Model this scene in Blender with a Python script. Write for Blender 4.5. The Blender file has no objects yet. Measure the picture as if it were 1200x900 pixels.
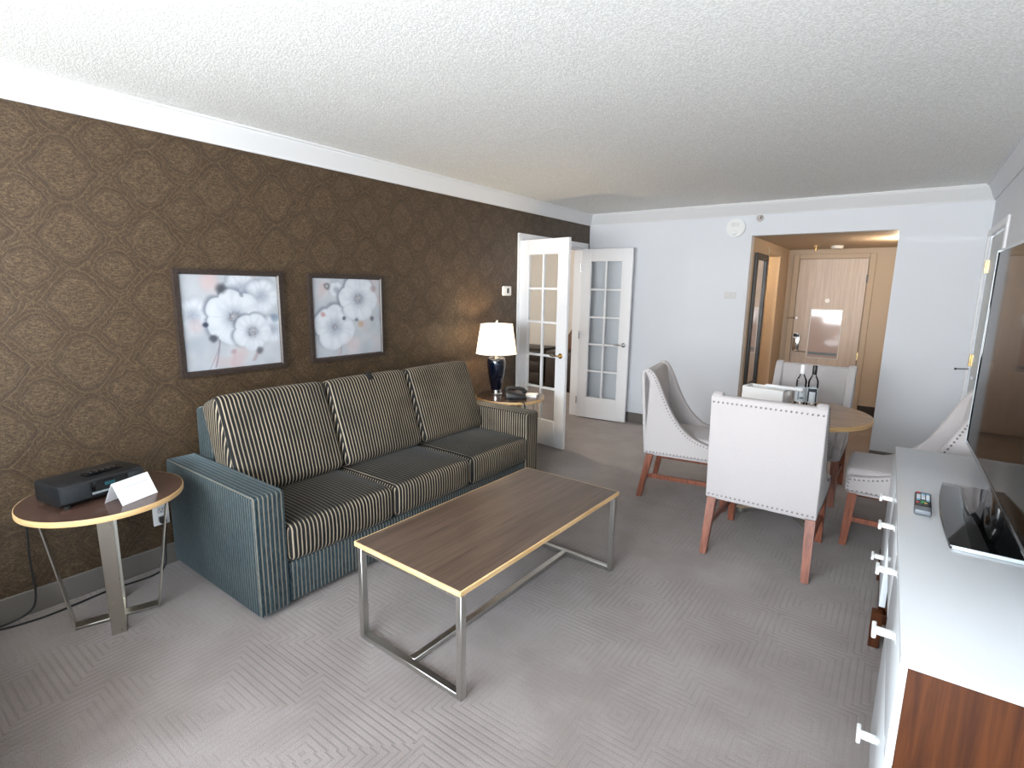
import bpy, bmesh, math, random
from mathutils import Vector, Matrix, noise as mnoise
PI = math.pi
random.seed(7)
SC = bpy.context.scene
COL = SC.collection

# ------------------------------------------------------------------ node helpers
class X:
    """a socket in a node tree, with arithmetic"""
    def __init__(s, t, sock): s.t = t; s.s = sock
    def _m(s, op, b=None, c=None, clamp=False):
        n = s.t.nodes.new('ShaderNodeMath'); n.operation = op; n.use_clamp = clamp
        for i, v in enumerate((s, b, c)):
            if v is None: continue
            if isinstance(v, X): s.t.links.new(v.s, n.inputs[i])
            else: n.inputs[i].default_value = v
        return X(s.t, n.outputs[0])
    def __add__(s, b): return s._m('ADD', b)
    def __sub__(s, b): return s._m('SUBTRACT', b)
    def __mul__(s, b): return s._m('MULTIPLY', b)
    def __truediv__(s, b): return s._m('DIVIDE', b)
    def sin(s): return s._m('SINE')
    def abs(s): return s._m('ABSOLUTE')
    def sqrt(s): return s._m('SQRT')
    def fract(s): return s._m('FRACT')
    def floor(s): return s._m('FLOOR')
    def min(s, b): return s._m('MINIMUM', b)
    def max(s, b): return s._m('MAXIMUM', b)
    def gt(s, b): return s._m('GREATER_THAN', b)
    def lt(s, b): return s._m('LESS_THAN', b)
    def clamp(s): return s._m('ADD', 0.0, clamp=True)
    def smooth(s, a, b):
        n = s.t.nodes.new('ShaderNodeMapRange'); n.interpolation_type = 'SMOOTHSTEP'
        s.t.links.new(s.s, n.inputs[0]); n.inputs[1].default_value = a; n.inputs[2].default_value = b
        return X(s.t, n.outputs[0])

def lin(r, g, b):
    f = lambda c: c/12.92 if c <= .04045 else ((c+.055)/1.055)**2.4
    return (f(r/255), f(g/255), f(b/255), 1)

class Mat:
    def __init__(s, name, color=(.8,.8,.8,1), rough=.5, metal=0, spec=.5, **kw):
        m = bpy.data.materials.new(name); m.use_nodes = True
        s.m = m; s.t = m.node_tree; s.b = s.t.nodes['Principled BSDF']; s.out = s.t.nodes['Material Output']
        s.set('Base Color', color); s.set('Roughness', rough); s.set('Metallic', metal); s.set('Specular IOR Level', spec)
        for k, v in kw.items(): s.set(k.replace('_', ' '), v)
    def set(s, k, v):
        i = s.b.inputs[k]
        if isinstance(v, X): s.t.links.new(v.s, i)
        else: i.default_value = v
    def coord(s, kind='Object'):
        n = s.t.nodes.new('ShaderNodeTexCoord'); return n.outputs[kind]
    def xyz(s, kind='Object'):
        n = s.t.nodes.new('ShaderNodeSeparateXYZ'); s.t.links.new(s.coord(kind), n.inputs[0])
        return [X(s.t, o) for o in n.outputs]
    def mapped(s, scale=(1,1,1), kind='Object'):
        n = s.t.nodes.new('ShaderNodeMapping'); s.t.links.new(s.coord(kind), n.inputs[0]); n.inputs['Scale'].default_value = scale
        return n.outputs[0]
    def noise(s, scale, detail=2, vec=None, rough=.5, dist=0):
        n = s.t.nodes.new('ShaderNodeTexNoise'); s.t.links.new(vec or s.coord(), n.inputs['Vector'])
        n.inputs['Scale'].default_value = scale; n.inputs['Detail'].default_value = detail
        n.inputs['Roughness'].default_value = rough; n.inputs['Distortion'].default_value = dist
        return X(s.t, n.outputs[0])
    def mix(s, f, a, b):
        n = s.t.nodes.new('ShaderNodeMix'); n.data_type = 'RGBA'
        for i, v in ((0, f), (6, a), (7, b)):
            if isinstance(v, X): s.t.links.new(v.s, n.inputs[i])
            else: n.inputs[i].default_value = v
        return X(s.t, n.outputs[2])
    def bump(s, h, strength=.3, dist=.01):
        n = s.t.nodes.new('ShaderNodeBump'); n.inputs['Strength'].default_value = strength; n.inputs['Distance'].default_value = dist
        s.t.links.new(h.s, n.inputs['Height']); s.t.links.new(n.outputs[0], s.b.inputs['Normal'])

M = {}
def simple(name, color, rough=.5, metal=0, spec=.5, **kw):
    M[name] = Mat(name, color, rough, metal, spec, **kw).m

# wallpaper: brown ogee damask, raised lighter threads
m = Mat('wallpaper', rough=.5)
x, y, z = m.xyz()
warp = (m.noise(13, 3) - .5) * .05
warp2 = (m.noise(19, 3) - .5) * .035
PU, PV = .342, .30
def lattice(ou, ov, su, sv):
    a = ((y + warp + ou) / PU).fract() - .5
    b = ((z + warp2 + ov) / PV).fract() - .5
    a = a * (b.abs() * 1.5 + .86) * (PU * su); b = b * (PV * sv * .84)
    return (a*a + b*b).sqrt()
d1 = lattice(.171 - .08, .15 + .03, 1, 1.0)
d2 = lattice(-.08, .03, 1.0, 1.15)
dd = d1.min(d2 * 1.35)
rings = (dd * (2*PI/.024)).sin().smooth(.2, .8)
ringband = (((dd - .112).abs() - .007).abs()).smooth(.007, .002)
inner = dd.smooth(.1, .085)
thread = m.noise(1, 3, m.mapped((1, 46, 190)), .6, .8).smooth(.48, .62)
leaf = (m.noise(40, 2, None, .5, 1.4) - .5).abs().smooth(.035, .012)
line = (rings * .26 * (dd.smooth(.05, .1)) + leaf * .5 + thread * inner * .55).clamp()
col = m.mix(line * .8, lin(60, 44, 27), lin(112, 95, 71))
col = m.mix(ringband * .36, col, lin(48, 37, 26))
m.set('Base Color', col)
m.set('Roughness', line * -.18 + .52)
m.bump(line - ringband * .6, .25, .003)
M['wallpaper'] = m.m

# popcorn ceiling
m = Mat('ceiling_texture', lin(226, 227, 225), .95, spec=.1)
n1 = m.noise(135, 3, None, .6)
m.set('Base Color', m.mix(n1.smooth(.38, .62), lin(222, 223, 220), lin(244, 245, 243)))
m.bump(n1.smooth(.35, .65), .28, .005)
M['ceiling'] = m.m

# carpet: maze of squared lines in taupe loop pile
m = Mat('carpet', rough=1, spec=.08, Sheen_Weight=.25, Sheen_Roughness=.6)
v = m.t.nodes.new('ShaderNodeTexVoronoi'); v.distance = 'CHEBYCHEV'; v.inputs['Scale'].default_value = 2.3; v.voronoi_dimensions = '2D'
m.t.links.new(m.coord(), v.inputs['Vector'])
vd = X(m.t, v.outputs['Distance'])
ln = (vd * (2*PI/(.026*2.3))).sin().smooth(.25, .85)
wear = m.noise(1.1, 3).smooth(.36, .62)
fuzz = m.noise(260, 2)
patch = m.noise(3.2, 4, None, .6)
c = m.mix(patch.smooth(.3, .7), lin(130, 119, 114), lin(147, 137, 133))
c = m.mix(fuzz.smooth(.3, .7) * .45, c, lin(98, 86, 78))
c = m.mix(ln * (wear * .22 + .05), c, lin(84, 74, 70))
m.set('Base Color', c); m.bump(fuzz * .6 - ln * (wear * .5 + .12), .45, .005)
M['carpet'] = m.m

def paint(name, c, rough=.6):
    m = Mat(name, c, rough, spec=.3); n = m.noise(160, 2); m.bump(n, .08, .003); M[name] = m.m
paint('wall_paint', lin(214, 217, 222), .55)
paint('hall_paint', lin(192, 176, 156), .6)
paint('white_paint', lin(232, 233, 235), .35)
paint('grey_door_paint', lin(186, 188, 186), .4)
simple('crown_white', lin(214, 215, 216), .45)
simple('base_grey', lin(104, 98, 92), .6)
simple('base_dark', lin(46, 34, 28), .5)

# sofa velvet: dark blue-grey with tan pinstripes, stripe direction by face
def sofa_mat(name, axis_front):
    arm = axis_front == 'arm'
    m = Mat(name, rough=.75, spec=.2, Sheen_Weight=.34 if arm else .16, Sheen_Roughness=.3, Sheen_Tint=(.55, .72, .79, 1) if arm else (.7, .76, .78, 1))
    x, y, z = m.xyz()
    nx, ny, nz = m.xyz('Normal')
    side = ny.abs().gt(.72)
    wob = (m.noise(9, 1) - .5) * .004
    s = x * side + y * (side * -1 + 1)
    fr = ((s + wob) / .0215).fract() - .5
    stripe = fr.abs().smooth(.19, .10)
    fade = m.noise(5, 3, None, .6).smooth(.32, .6) * .3 + .7
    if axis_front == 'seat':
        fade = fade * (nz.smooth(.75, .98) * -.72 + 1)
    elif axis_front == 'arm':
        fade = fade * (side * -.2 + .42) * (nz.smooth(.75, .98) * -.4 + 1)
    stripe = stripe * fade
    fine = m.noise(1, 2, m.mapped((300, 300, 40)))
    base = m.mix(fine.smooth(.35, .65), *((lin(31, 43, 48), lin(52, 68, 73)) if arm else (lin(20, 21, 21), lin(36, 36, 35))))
    m.set('Base Color', m.mix(stripe, base, lin(172, 157, 135)))
    m.bump(stripe * .5 + fine * .3, .25, .003)
    M[name] = m.m
sofa_mat('sofa_arm_fabric', 'arm'); sofa_mat('sofa_seat_fabric', 'seat'); sofa_mat('sofa_back_fabric', 'back')

def wood(name, c1, c2, scale=(1, 1, 1), rough=.35, coat=0, stretch=24):
    m = Mat(name, rough=rough, Coat_Weight=coat, Coat_Roughness=.2)
    n = m.noise(1, 4, m.mapped(scale), .62, .6)
    f = m.noise(1, 2, m.mapped(tuple(s*5 for s in scale)), .6)
    m.set('Base Color', m.mix((n * .75 + f * .25).smooth(.34, .64), c1, c2)); m.bump(f, .05, .002)
    M[name] = m.m
wood('taupe_laminate', lin(72, 57, 47), lin(99, 81, 69), (46, 1.6, 46), .34)
wood('taupe_laminate_cross', lin(70, 51, 43), lin(84, 63, 54), (24, 3, 24), .22)
wood('dining_laminate', lin(120, 98, 80), lin(160, 136, 114), (3, 34, 3), .3)
wood('maple_edge', lin(206, 166, 112), lin(228, 192, 140), (6, 6, 60), .4)
wood('leg_wood', lin(106, 58, 42), lin(146, 88, 66), (40, 40, 4), .38)
wood('cabinet_wood', lin(54, 25, 6), lin(78, 40, 13), (34, 34, 1.8), .6, 0)
M['cabinet_wood'].node_tree.nodes['Principled BSDF'].inputs['Specular IOR Level'].default_value = .2
wood('door_wood', lin(182, 163, 146), lin(200, 183, 167), (46, 46, 1.6), .38)
wood('warm_door_wood', lin(222, 168, 104), lin(236, 190, 130), (20, 20, 1.2), .4)
wood('dark_furniture', lin(36, 27, 23), lin(60, 46, 38), (4, 4, 50), .4)
wood('frame_wood', lin(38, 30, 26), lin(58, 47, 41), (60, 60, 60), .4)

def steel(name, c, rough, sc):
    m = Mat(name, c, rough, 1); n = m.noise(1, 2, m.mapped(sc))
    m.set('Roughness', n * .18 + rough - .08); m.bump(n, .03, .001); M[name] = m.m
steel('brushed_steel', (.56, .55, .52, 1), .3, (300, 300, 8))
steel('aged_steel', (.62, .60, .53, 1), .3, (60, 60, 14))
simple('chrome', (.75, .75, .76, 1), .15, 1)
simple('brass', (.72, .54, .26, 1), .25, 1)
simple('nail_metal', (.22, .2, .19, 1), .4, 1)
simple('under_frame', lin(60, 58, 56), .5, .5)

m = Mat('chair_linen', rough=.9, spec=.15, Sheen_Weight=.2)
n = m.noise(420, 2); m.set('Base Color', m.mix(n, lin(172, 166, 165), lin(197, 192, 192))); m.bump(n, .15, .002)
M['linen'] = m.m
simple('seam', lin(166, 158, 152), .9)

simple('gloss_white', lin(196, 199, 202), .22)
simple('drawer_white', lin(216, 222, 226), .18)
simple('plastic_white', lin(238, 238, 236), .4)
simple('cap_white', lin(240, 240, 240), .45)
simple('tray_white', lin(232, 231, 229), .4)
simple('plastic_black', lin(20, 20, 21), .35)
simple('radio_black', lin(26, 28, 30), .32)
simple('radio_grille', lin(34, 38, 41), .7)
simple('gloss_black', lin(8, 8, 9), .06)
simple('screen_black', lin(10, 8, 7), .045, spec=.08)
simple('display_teal', lin(20, 70, 78), .3)
simple('radio_silver', lin(150, 158, 162), .35, .5)
simple('paper', lin(238, 240, 242), .7)
simple('paper_line', lin(198, 200, 206), .8)
simple('rubber_dark', lin(24, 24, 24), .7)
simple('silver_edge', lin(196, 206, 212), .3, .3)
simple('key_blue', lin(120, 176, 206), .5)
simple('key_light', lin(206, 214, 220), .5)
simple('key_red', lin(206, 60, 60), .5)
simple('key_green', lin(70, 150, 90), .5)
simple('key_yellow', lin(206, 176, 80), .5)
simple('key_dark', lin(60, 62, 66), .5)
simple('remote_body', lin(32, 34, 36), .4)
simple('remote_end', lin(104, 110, 116), .35)
simple('display_dark', lin(40, 42, 40), .3)
simple('lamp_navy', lin(4, 12, 30), .07, Coat_Weight=1.0, Coat_Roughness=.03)
simple('bottle_label', lin(214, 222, 226), .6)
simple('label_grey', lin(120, 132, 140), .6)
simple('label_dark', lin(46, 54, 62), .6)
simple('cap_black', lin(18, 18, 20), .35)
simple('bedroom_paint', lin(222, 218, 212), .7)
simple('bedroom_brown', lin(96, 66, 44), .6)
simple('mirror', (.88, .88, .88, 1), .02, 1)
simple('black_frame', lin(22, 21, 21), .35)
simple('plate_grey', lin(206, 207, 206), .5)
simple('flat_white', lin(226, 227, 226), .5)
simple('strobe_lens', lin(235, 238, 240), .15)
simple('curtain_grey', lin(120, 112, 104), .9)

def glass(name, tint=(1, 1, 1, 1), gl=.07, rough=0.0):
    mt = bpy.data.materials.new(name); mt.use_nodes = True; t = mt.node_tree; t.nodes.remove(t.nodes['Principled BSDF'])
    a = t.nodes.new('ShaderNodeBsdfTransparent'); a.inputs[0].default_value = tint
    b = t.nodes.new('ShaderNodeBsdfGlossy'); b.inputs['Roughness'].default_value = rough
    fr = t.nodes.new('ShaderNodeFresnel'); fr.inputs[0].default_value = 1.45
    mx = t.nodes.new('ShaderNodeMixShader')
    t.links.new(fr.outputs[0], mx.inputs[0]); t.links.new(a.outputs[0], mx.inputs[1]); t.links.new(b.outputs[0], mx.inputs[2])
    t.links.new(mx.outputs[0], t.nodes['Material Output'].inputs[0]); M[name] = mt
glass('pane_glass', (.95, .97, .97, 1)); glass('bottle_glass', (.94, .95, .95, 1)); glass('acrylic', (.9, .94, .95, 1))

# lampshade: thin cloth that lets the bulb through
mt = bpy.data.materials.new('lamp_cloth'); mt.use_nodes = True; t = mt.node_tree; t.nodes.remove(t.nodes['Principled BSDF'])
a = t.nodes.new('ShaderNodeBsdfDiffuse'); a.inputs[0].default_value = (.9, .88, .84, 1)
b = t.nodes.new('ShaderNodeBsdfTranslucent'); b.inputs[0].default_value = (.9, .84, .74, 1)
mx = t.nodes.new('ShaderNodeMixShader'); mx.inputs[0].default_value = .5
t.links.new(a.outputs[0], mx.inputs[1]); t.links.new(b.outputs[0], mx.inputs[2]); t.links.new(mx.outputs[0], t.nodes['Material Output'].inputs[0])
M['lamp_cloth'] = mt
simple('bulb', (1, .8, .55, 1), .5, Emission_Color=(1, .78, .5, 1), Emission_Strength=14.0)

# ------------------------------------------------------------------ mesh helpers
def new(): return bmesh.new()
def merge(bm, b2, mat=None):
    if mat is not None: b2.transform(mat)
    me = bpy.data.meshes.new('tmp'); b2.to_mesh(me); b2.free(); bm.from_mesh(me); bpy.data.meshes.remove(me)
def box(bm, x0, x1, y0, y1, z0, z1, bev=0, seg=2, mat=None):
    b = bmesh.new(); bmesh.ops.create_cube(b, size=1)
    bmesh.ops.scale(b, vec=(abs(x1-x0), abs(y1-y0), abs(z1-z0)), verts=b.verts)
    bmesh.ops.translate(b, vec=((x0+x1)/2, (y0+y1)/2, (z0+z1)/2), verts=b.verts)
    if bev: bmesh.ops.bevel(b, geom=b.edges[:], offset=bev, segments=seg, profile=.5, affect='EDGES')
    merge(bm, b, mat)
def cushion(bm, x0, x1, y0, y1, z0, z1, bev=.03, puff=(.01, .01, .02), cuts=7, mat=None):
    b = bmesh.new(); bmesh.ops.create_cube(b, size=2)
    sx, sy, sz = (x1-x0)/2, (y1-y0)/2, (z1-z0)/2
    bmesh.ops.scale(b, vec=(sx, sy, sz), verts=b.verts)
    bmesh.ops.bevel(b, geom=b.edges[:], offset=bev, segments=4, profile=.5, affect='EDGES')
    bmesh.ops.subdivide_edges(b, edges=[e for e in b.edges if e.calc_length() > .06], cuts=cuts, use_grid_fill=True)
    for v in b.verts:
        u = (v.co.x/sx, v.co.y/sy, v.co.z/sz)
        k = [max(0, 1-c*c) for c in u]
        v.co.x += puff[0]*u[0]*k[1]*k[2]; v.co.y += puff[1]*u[1]*k[0]*k[2]; v.co.z += puff[2]*u[2]*(k[0]*k[1])**.6
    bmesh.ops.translate(b, vec=((x0+x1)/2, (y0+y1)/2, (z0+z1)/2), verts=b.verts)
    merge(bm, b, mat)
def cyl(bm, p, r, h, axis='z', seg=24, r2=None, bev=0):
    b = bmesh.new(); bmesh.ops.create_cone(b, cap_ends=True, segments=seg, radius1=r, radius2=r if r2 is None else r2, depth=h)
    if bev: bmesh.ops.bevel(b, geom=[e for e in b.edges if len(e.link_faces) == 2 and any(len(f.verts) > 4 for f in e.link_faces)], offset=bev, segments=2, affect='EDGES')
    R = Matrix.Identity(4)
    if axis == 'x': R = Matrix.Rotation(PI/2, 4, 'Y')
    if axis == 'y': R = Matrix.Rotation(PI/2, 4, 'X')
    merge(bm, b, Matrix.Translation(p) @ R)
def sphere(bm, p, r, sc=(1, 1, 1), seg=16):
    b = bmesh.new(); bmesh.ops.create_uvsphere(b, u_segments=seg, v_segments=max(6, seg//2), radius=r)
    merge(bm, b, Matrix.Translation(p) @ Matrix.Diagonal((*sc, 1)))
def lathe(bm, prof, seg=40, at=(0, 0, 0), cap=True):
    b = bmesh.new(); rings = []
    for r, z in prof:
        rings.append([b.verts.new((at[0]+r*math.cos(2*PI*i/seg), at[1]+r*math.sin(2*PI*i/seg), at[2]+z)) for i in range(seg)])
    for a, c in zip(rings, rings[1:]):
        for i in range(seg): b.faces.new((a[i], a[(i+1) % seg], c[(i+1) % seg], c[i]))
    if cap: b.faces.new(rings[0][::-1]); b.faces.new(rings[-1])
    bmesh.ops.recalc_face_normals(b, faces=b.faces[:])
    merge(bm, b)
def prism(bm, pts, axis, a0, a1, bev=0, seg=2, mat=None):
    """extrude a 2-D outline; axis 'x': pts=(y,z); 'y': pts=(x,z); 'z': pts=(x,y)"""
    b = bmesh.new()
    def P(p, a): return {'x': (a, p[0], p[1]), 'y': (p[0], a, p[1]), 'z': (p[0], p[1], a)}[axis]
    A = [b.verts.new(P(p, a0)) for p in pts]; B = [b.verts.new(P(p, a1)) for p in pts]
    b.faces.new(A); b.faces.new(B[::-1])
    n = len(pts)
    for i in range(n): b.faces.new((A[i], B[i], B[(i+1) % n], A[(i+1) % n]))
    bmesh.ops.recalc_face_normals(b, faces=b.faces[:])
    if bev: bmesh.ops.bevel(b, geom=[e for e in b.edges if e.calc_face_angle(0) > .5], offset=bev, segments=seg, profile=.5, affect='EDGES')
    merge(bm, b, mat)
def taper(bm, top, bot, wt, wb, bev=.003):
    b = bmesh.new(); V = []
    for (p, w) in ((bot, wb), (top, wt)):
        V.append([b.verts.new((p[0]+sx*w/2, p[1]+sy*w/2, p[2])) for sx, sy in ((-1,-1),(1,-1),(1,1),(-1,1))])
    b.faces.new(V[0][::-1]); b.faces.new(V[1])
    for i in range(4): b.faces.new((V[0][i], V[0][(i+1)%4], V[1][(i+1)%4], V[1][i]))
    bmesh.ops.bevel(b, geom=b.edges[:], offset=bev, segments=2, affect='EDGES')
    merge(bm, b)
def bar(bm, a, c, w, h, up=(0, 0, 1), bev=.001):
    """straight bar from a to c; w along cross(up, dir), h along the other"""
    a = Vector(a); c = Vector(c); d = c-a; L = d.length; d.normalize(); s = Vector(up).cross(d).normalized(); u = d.cross(s)
    mt = Matrix(((d.x, s.x, u.x, a.x), (d.y, s.y, u.y, a.y), (d.z, s.z, u.z, a.z), (0, 0, 0, 1)))
    box(bm, 0, L, -w/2, w/2, -h/2, h/2, bev, 1, mt)
def tube(bm, pts, r, seg=8):
    pts = [Vector(p) for p in pts]; b = bmesh.new(); rings = []
    prev = Vector((0, 0, 1))
    for i, p in enumerate(pts):
        d = (pts[min(i+1, len(pts)-1)] - pts[max(i-1, 0)]).normalized()
        s = prev.cross(d)
        if s.length < 1e-3: s = Vector((1, 0, 0)).cross(d)
        if s.length < 1e-3: s = Vector((0, 1, 0)).cross(d)
        s.normalize(); u = d.cross(s)
        rings.append([b.verts.new(p + r*(math.cos(2*PI*k/seg)*s + math.sin(2*PI*k/seg)*u)) for k in range(seg)])
    for A, B in zip(rings, rings[1:]):
        for k in range(seg): b.faces.new((A[k], A[(k+1)%seg], B[(k+1)%seg], B[k]))
    b.faces.new(rings[0][::-1]); b.faces.new(rings[-1])
    bmesh.ops.recalc_face_normals(b, faces=b.faces[:]); merge(bm, b)
def smoothpath(pts, n=8):
    pts = [Vector(p) for p in pts]; out = []
    for i in range(len(pts)-1):
        p0, p1, p2, p3 = pts[max(i-1,0)], pts[i], pts[i+1], pts[min(i+2, len(pts)-1)]
        for k in range(n):
            t = k/n; out.append(.5*((2*p1)+(p2-p0)*t+(2*p0-5*p1+4*p2-p3)*t*t+(3*p1-p0-3*p2+p3)*t**3))
    out.append(pts[-1]); return out

def ring_frame(bm, w, h, prof):
    """mitred frame in the y-z plane; prof = (depth x, inset)"""
    b = bmesh.new(); R = []
    for d, i in prof: R.append([b.verts.new((d, y_, z_)) for y_, z_ in ((-w+i, i), (w-i, i), (w-i, h-i), (-w+i, h-i))])
    n = len(R)
    for k in range(n):
        for q in range(4): b.faces.new((R[k][q], R[k][(q+1) % 4], R[(k+1) % n][(q+1) % 4], R[(k+1) % n][q]))
    bmesh.ops.recalc_face_normals(b, faces=b.faces[:]); merge(bm, b)
def obj(name, bm, mat, parent=None, loc=None, smooth=True):
    me = bpy.data.meshes.new(name); bm.to_mesh(me); bm.free()
    o = bpy.data.objects.new(name, me); COL.objects.link(o)
    me.materials.append(M[mat] if isinstance(mat, str) else mat)
    if smooth:
        for p in me.polygons: p.use_smooth = True
        me.set_sharp_from_angle(angle=math.radians(38))
    if parent: o.parent = parent
    if loc: o.location = loc
    return o
def part(name, mat, parent, fn, *a, label=None, **k):
    bm = new(); fn(bm, *a, **k); o = obj(name, bm, mat, parent)
    if label: o['label'] = label
    return o
def thing(name, label, cat, loc=(0, 0, 0), rotz=0, group=None):
    o = bpy.data.objects.new(name, None); COL.objects.link(o); o.empty_display_size = .1
    o.location = loc; o.rotation_euler = (0, 0, rotz); tag(o, label, cat, group); return o
def tag(o, label, cat, group=None):
    o['label'] = label; o['category'] = cat
    if group: o['group'] = group
    return o
def struct(name, bm, mat, label=None, cat=None, smooth=True):
    o = obj(name, bm, mat, None, None, smooth); o['kind'] = 'structure'
    if label: o['label'] = label
    if cat: o['category'] = cat
    return o
def struct_empty(name, loc, rotz, label=None, cat=None):
    o = bpy.data.objects.new(name, None); COL.objects.link(o); o.location = loc; o.rotation_euler = (0, 0, rotz); o['kind'] = 'structure'
    if label: o['label'] = label
    if cat: o['category'] = cat
    return o
def dup(root, loc, rotz, label=None, group=None):
    r = root.copy(); COL.objects.link(r); r.location = loc; r.rotation_euler = (0, 0, rotz)
    if label: r['label'] = label
    if group: r['group'] = group
    for ch in list(root.children):
        c = ch.copy(); COL.objects.link(c); c.parent = r
        for g in list(ch.children):
            d = g.copy(); COL.objects.link(d); d.parent = c
    return r

# ------------------------------------------------------------------ room constants
W = 3.66; H = 2.44; HC = 2.317; YB = -7.7
OX0, OX1, OZ = 1.842, 3.054, 2.122       # opening to the entry hall
DY0, DY1, DZ = -1.425, -.115, 2.045      # french door opening in the left wall
HY = 2.15                                # hall end wall
T = .12

# ------------------------------------------------------------------ setting
bm = new(); box(bm, -3.8, W+T, YB-T, 2.6, -.06, 0); struct('floor', bm, 'carpet', 'taupe carpet with a maze of squared woven lines', 'floor')
bm = new(); box(bm, -T, W+T, YB-T, T, H, H+.1); struct('ceiling', bm, 'ceiling', 'white textured ceiling of the sitting room', 'ceiling')
bm = new(); box(bm, -T, 0, YB-T, DY0, 0, H); box(bm, -T, 0, DY0, DY1, DZ, H); box(bm, -T, 0, DY1, T, 0, H)
struct('wall_left', bm, 'wallpaper', 'wall in brown damask wallpaper behind the sofa', 'wall')
bm = new(); box(bm, 0, OX0, 0, T, 0, H); box(bm, OX0, OX1, 0, T, OZ, H); box(bm, OX1, W+T, 0, T, 0, H)
struct('wall_far', bm, 'wall_paint', 'pale grey wall with the opening to the entry hall', 'wall')
RD0, RD1, RDZ = -1.05, -.075, 2.03       # connecting door in the right wall
bm = new(); box(bm, W, W+T, YB-T, RD0, 0, H); box(bm, W, W+T, RD0, RD1, RDZ, H); box(bm, W, W+T, RD1, 0, 0, H)
struct('wall_right', bm, 'wall_paint', 'pale grey wall behind the television', 'wall')
WX0, WX1, WZ0, WZ1 = .5, 3.5, .7, 2.28
bm = new(); box(bm, 0, W, YB-T, YB, 0, WZ0); box(bm, 0, W, YB-T, YB, WZ1, H); box(bm, 0, WX0, YB-T, YB, WZ0, WZ1); box(bm, WX1, W, YB-T, YB, WZ0, WZ1)
struct('wall_back', bm, 'wall_paint', 'pale grey wall around the window', 'wall')
w = struct_empty('window_1', ((WX0+WX1)/2, YB-.06, WZ0), 0, 'wide window in the wall behind the viewer', 'window')
bm = new(); hw = (WX1-WX0)/2; hh = WZ1-WZ0
box(bm, -hw, hw, -.03, .03, 0, .05); box(bm, -hw, hw, -.03, .03, hh-.05, hh)
for q in (-hw+.025, 0, hw-.025): box(bm, q-.025, q+.025, -.03, .03, .05, hh-.05)
obj('window_frame', bm, 'white_paint', w)
bm = new(); box(bm, -hw-.05, hw+.05, -.02, .14, -.03, 0, .005); obj('window_sill', bm, 'white_paint', w)

# crown moulding
def crown_profile(): return [(0, HC), (.012, HC), (.014, HC+.012), (.02, HC+.018), (.052, H-.03), (.058, H-.024), (.06, H-.012), (.072, H-.01), (.072, H), (0, H)]
bm = new(); prism(bm, [(d, z) for d, z in crown_profile()], 'y', YB, 0); struct('trim_1', bm, 'crown_white', 'white crown moulding above the wallpaper', 'crown moulding')
bm = new(); prism(bm, [(-d, z) for d, z in crown_profile()], 'x', 0, W); struct('trim_2', bm, 'crown_white', 'white crown moulding above the far wall', 'crown moulding')
bm = new(); prism(bm, [(W-d, z) for d, z in crown_profile()], 'y', YB, 0); struct('trim_3', bm, 'wall_paint', 'crown moulding along the right wall', 'crown moulding')
def base(bm, x0, x1, y0, y1, h=.118): box(bm, x0, x1, y0, y1, 0, h, .004, 1)
bm = new(); base(bm, 0, .014, YB, DY0-.065); struct('baseboard_left', bm, 'base_grey')
bm = new(); base(bm, 0, OX0, -.014, 0); base(bm, OX1, W, -.014, 0); struct('baseboard_far', bm, 'base_grey')
bm = new(); base(bm, W-.014, W, YB, RD0-.07); struct('baseboard_right', bm, 'base_grey')
# french door casing
bm = new()
for x0, x1 in ((0, .018), (-T-.018, -T)):
    box(bm, x0, x1, DY0-.062, DY0, 0, DZ+.06, .004, 1); box(bm, x0, x1, DY1, DY1+.062, 0, DZ+.06, .004, 1); box(bm, x0, x1, DY0, DY1, DZ, DZ+.06, .004, 1)
box(bm, -T, 0, DY0, DY0+.018, 0, DZ); box(bm, -T, 0, DY1-.018, DY1, 0, DZ); box(bm, -T, 0, DY0+.018, DY1-.018, DZ-.018, DZ)
struct('trim_4', bm, 'white_paint', 'white casing around the french door opening', 'door casing')

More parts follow.
